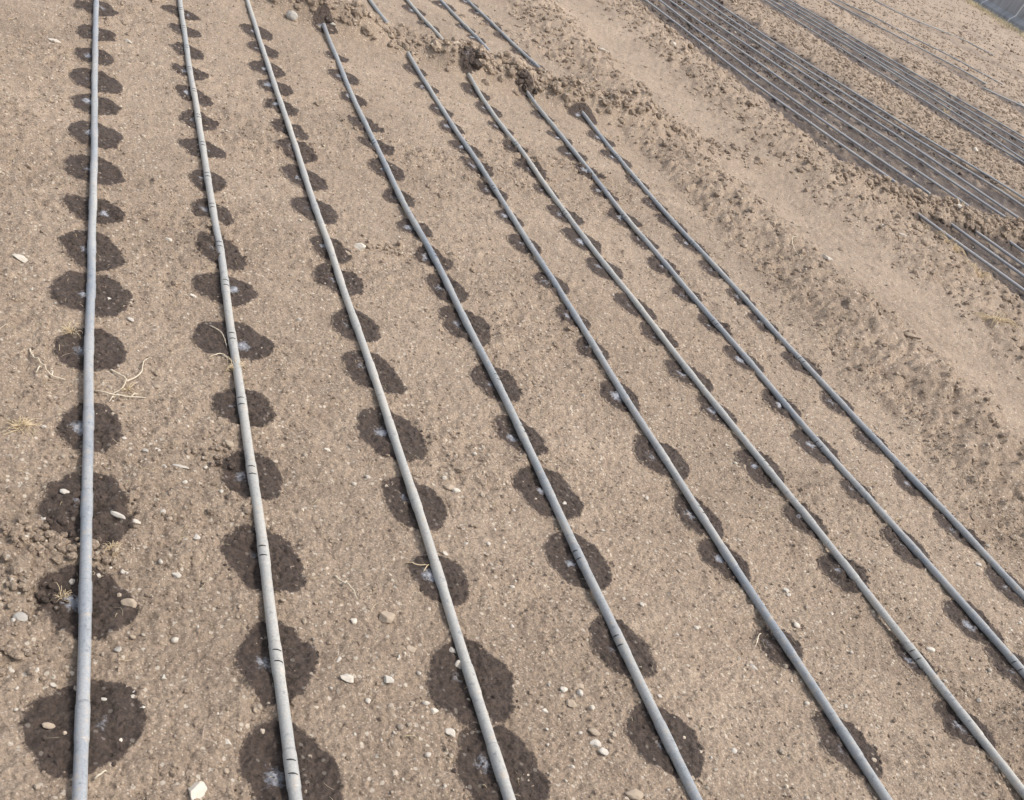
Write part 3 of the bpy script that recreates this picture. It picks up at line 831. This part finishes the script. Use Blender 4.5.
x, y = rad * np.sin(az), rad * np.cos(az); k = g.random(n) > .75 * np.clip(bed_damp(x, y) * 2, 0, 1); x, y = x[k], y[k]
s = .009 + .022 * g.random(len(x)) ** 4
s = s * np.clip(np.hypot(x, y) / 16, 1, 2.2)
lumps('soil_clods', x, y, s, ICO0, SOIL, 14, -.28, soil_tint)
# pale grit
x, y, s = scatter(90000, (-.6, 16), (.85, 17), lambda x, y: in_view(x, y) * (.20 + .8 * (perlin(x * 1.7, y * 1.7, 78) > .05)) * np.clip(2.4 / np.hypot(x, y), 0, 1) ** 1.3, lambda g, n: .0012 + .0042 * g.random(n) ** 4, 5)
s = s * np.clip(np.hypot(x, y) / 3.2, 1, 2.6)
lumps('pale_grit', x, y, s, ICO0, GRAVEL, 6, .25, grit_tint)

x, y, s = scatter(60000, (-.6, 9), (.85, 10), lambda x, y: in_view(x, y) * smooth(.0, .5, perlin(x * 1.4, y * 1.4, 178) + .5 * perlin(x * 5, y * 5, 179)) * np.clip(2.2 / np.hypot(x, y), 0, 1) ** .7 * .9, lambda g, n: .0022 + .0052 * g.random(n) ** 3, 15)
lumps('field_gravel', x, y, s, ICO1, GRAVEL, 16, -.05, lambda g, n: g.uniform(.55, .95, (n, 1)) * np.array([[1, .97, .93]]), (.45, .8))

# straw and root bits trodden into the soil
def straw_litter(n):
    acc = Acc(); g = np.random.default_rng(9); k = 0
    while k < n:
        x, y = (g.uniform(-.5, 3), g.uniform(.9, 6)) if k % 2 else (g.uniform(2.7, 9), g.uniform(2, 12))
        if not (R(-10) < math.atan2(x, y) < R(74)): continue
        d = math.hypot(x, y)
        if g.random() > (2.6 / d) ** .8: continue
        L = .006 + .035 * g.random() ** 2.5; a = g.uniform(0, 6.28); bend = g.normal() * .9
        t = np.linspace(-.5, .5, 5)
        dx = np.cos(a + bend * t) * L * t; dy = np.sin(a + bend * t) * L * t
        z = height(x + dx, y + dy) + .0012 + .003 * g.random() * (1 - (2 * t) ** 2)
        r = (.00035 + .0004 * g.random()) * max(1, d / 2.6)
        c = g.uniform(.6, 1.25)
        v, f = tube(np.stack([x + dx, y + dy, z], 1), r * np.array([.6, 1, 1, 1, .5]), 4)
        acc.add(v, f, 0, (c, c * g.uniform(.9, 1), c * g.uniform(.75, 1)))
        k += 1
    tag(acc.build('straw_litter', [STRAW2]), kind='stuff')
straw_litter(4200)

# ------------------------------------------------------------------ dry weeds and stems one can tell apart
def stem(acc, pix, r, lift=.006, arch=.012):
    p = np.array([at(a, b, .008) for a, b in pix])
    t = np.linspace(0, len(p) - 1, (len(p) - 1) * 6 + 1)
    x = np.interp(t, range(len(p)), p[:, 0]); y = np.interp(t, range(len(p)), p[:, 1])
    for _ in range(3):
        x[1:-1] = (x[:-2] + 2 * x[1:-1] + x[2:]) / 4; y[1:-1] = (y[:-2] + 2 * y[1:-1] + y[2:]) / 4
    u = t / t[-1]
    z = height(x, y); z = np.maximum(z, np.interp(u, [0, 1], [z[0], z[-1]])) + lift * .4 + arch * np.sin(u * np.pi) * .6
    v, f = tube(np.stack([x, y, z], 1), r * 1.3 * (1.1 - .6 * u) * (1 + .15 * np.sin(u * 37)), 6)
    acc.add(v, f)
def weed(stems, label, cat, mat, name, r=.0014):
    acc = Acc()
    for s in stems: stem(acc, s, r)
    x, y = at(*stems[0][0]); o = acc.build(name, [mat], (x, y, H1(x, y)))
    tag(o, label, cat)
weed([[(30, 345), (33, 356), (40, 367), (52, 374), (66, 376)], [(52, 374), (53, 368)], [(40, 367), (36, 374)]], 'curved pale dry stem on the soil left of the leftmost pipe', 'dry stem', ROOT, 'dried_plant', .0016)
weed([[(96, 385), (108, 391), (121, 394), (147, 394)], [(111, 367), (120, 373), (127, 378), (124, 385), (112, 390)], [(127, 378), (136, 376), (142, 372), (143, 362), (150, 355)], [(115, 393), (110, 398)], [(130, 394), (140, 390)]],
     'branching pale dry root right of the leftmost pipe', 'dry root', ROOT, 'dry_root', .0015)
weed([[(336, 572), (344, 582), (352, 590), (358, 598)], [(344, 582), (349, 579)]], 'thin pale stick lying between the second and third pipes', 'stick', ROOT, 'dry_stick', .0014)
weed([[(94, 780), (101, 777), (107, 771)]], 'short bent twig at the lower rim of the lowest patch of the leftmost pipe', 'twig', ROOT, 'twig', .0013)
weed([[(210, 325), (222, 334), (227, 346)], [(209, 356), (222, 354), (232, 360)], [(222, 354), (228, 362)]], 'thin dry root stem crossing the wet patch left of the second pipe', 'dry root', ROOT, 'dry_root', .0011)
weed([[(406, 560), (419, 566), (430, 564)], [(424, 570), (430, 563)]], 'thin straw crossing the wet patch left of the third pipe', 'straw', STRAW, 'straw', .0008)
weed([[(758, 641), (759, 634), (763, 631)], [(759, 634), (756, 646)]], 'pale twig left of the fifth pipe in a wet patch', 'twig', ROOT, 'twig', .0012)
weed([[(787, 254), (790, 263), (796, 270)], [(787, 254), (786, 248), (793, 246)]], 'curled dry root on the rough soil left of the footpath', 'dry root', ROOT, 'dry_root', .0017)

def tuft(px, py, spread, n, hgt, label, mat=STRAW, seed=0, r=.0006):
    g = np.random.default_rng(800 + seed); acc = Acc()
    x0, y0 = at(px, py); sp = spread / px_per_m(px, py)
    for _ in range(n):
        a = g.uniform(0, 6.28); q = sp * .35 * g.random(); L = sp * (.4 + .8 * g.random())
        b = a + g.normal() * .8
        t = np.linspace(0, 1, 6)
        x = x0 + q * math.cos(a) + np.cos(b + g.normal() * .7 * t) * L * t; y = y0 + q * math.sin(a) + np.sin(b + g.normal() * .7 * t) * L * t
        z = height(x, y) + .001 + hgt * g.random() * np.sin(t * 2.6) * (1 - .2 * t)
        v, f = tube(np.stack([x, y, z], 1), r * np.array([1, 1, .9, .8, .6, .3]), 4)
        acc.add(v, f)
    o = acc.build('dry_grass_tuft', [mat], (x0, y0, H1(x0, y0)))
    tag(o, label, 'dry grass', 'dry grass tufts')
tuft(234, 372, 11, 46, .03, 'yellow dry grass tuft against the left side of the second pipe', seed=1)
tuft(20, 430, 17, 70, .018, 'flattened straw coloured grass tuft at the left edge', seed=2, r=.0005)
tuft(70, 333, 11, 34, .02, 'wispy dry grass on a wet patch left of the leftmost pipe', seed=3, r=.0006)
tuft(112, 553, 9, 36, .02, 'yellowish grass tuft right of the leftmost pipe among small stones', seed=4, r=.0005)
tuft(127, 388, 9, 20, .012, 'thin dry grass around the branching root right of the leftmost pipe', seed=5, r=.0005)
tuft(62, 598, 10, 30, .02, 'wispy dry grass on the broken wet patch left of the leftmost pipe', seed=6, r=.0005)
tuft(950, 247, 17, 110, .05, 'yellow dry grass clump left of the short pipes at the right edge', seed=7, r=.0012)
tuft(990, 325, 19, 90, .03, 'sparse dry weed right of the footpath at the right edge', seed=8, r=.0011)
tuft(975, 278, 16, 70, .03, 'dry weed runners below the short pipes at the right edge', seed=9, r=.0011)
tuft(927, 222, 8, 40, .04, 'small dry weed at the start of the short pipes', seed=10, r=.0011)
tuft(947, 110, 6, 30, .07, 'dark dry weed standing in the second bed beyond the footpath', seed=11, r=.002)
tuft(965, 205, 7, 40, .06, 'brown dry weed on the ridge where the nearer dark bed ends', seed=12, r=.0015)

# ------------------------------------------------------------------ wall at the far edge of the field
A = np.array(at(979, 7)); B = np.array(at(1006, 24)); dirn = (A - B) / np.linalg.norm(A - B)
LEN = float(np.linalg.norm(A - B)); nrm = np.array([dirn[1], -dirn[0]])
if nrm @ B < 0: nrm = -nrm
WL = ['dark grey wall panel at the right end of the far wall, its top edge in view', 'grey wall panel with a darker half, middle of the far wall', 'grey wall panel at the left end of the far wall']
for k in (-1, 0, 1):
    p0 = B + dirn * LEN * k; ang = math.atan2(dirn[1], dirn[0])
    root = bpy.data.objects.new('wall_panel', None); col.objects.link(root)
    root.location = (p0[0], p0[1], 0); root.rotation_euler = (0, 0, ang)
    tag(root, WL[k + 1], 'wall panel', 'panels of the far wall')
    s = 1 if (Matrix.Rotation(ang, 2) @ Vector((0, 1))).dot(Vector(nrm)) > 0 else -1
    def prism(prof, x0, x1, name, mat):
        n = len(prof); v = [(x0, s * a, b) for a, b in prof] + [(x1, s * a, b) for a, b in prof]
        f = [tuple(range(n)), tuple(range(2 * n - 1, n - 1, -1))] + [(i, n + i, n + (i + 1) % n, (i + 1) % n) for i in range(n)]
        o = mesh_from(name, v, f, [mat], smooth_shade=False); o.parent = root
        return o
    Hh = 1.22
    prism([(0, -.3), (.05, .25), (.22, .45), (.30, Hh), (.62, Hh), (.62, -.3)], .10, LEN - .10, 'panel', PANEL)
    prism([(.27, Hh + .002), (.28, Hh + .12), (.65, Hh + .12), (.65, Hh + .002)], .06, LEN - .06, 'coping', CAP)
    prism([(-.03, -.3), (.02, .25), (.19, .47), (.27, Hh - .01), (.40, Hh - .01), (.40, -.3)], -.085, .085, 'joint_strip', CAP)
# bleached grass along its foot
acc = Acc(); g = np.random.default_rng(31)
for _ in range(1500):
    q = B + dirn * g.uniform(-1.1 * LEN, 1.9 * LEN) - nrm * abs(g.normal()) * .5
    L = .05 + .16 * g.random(); a = g.uniform(0, 6.28); t = np.linspace(0, 1, 4)
    x = q[0] + np.cos(a) * L * t * .6; y = q[1] + np.sin(a) * L * t * .6
    v, f = tube(np.stack([x, y, -.02 + L * np.sin(t * 1.9)], 1), .008 * np.array([1, 1, .7, .3]), 3)
    c = g.uniform(1.5, 2.2); acc.add(v, f, 0, (c, c, c * .9))
tag(acc.build('bleached_grass', [STRAW2]), kind='stuff')
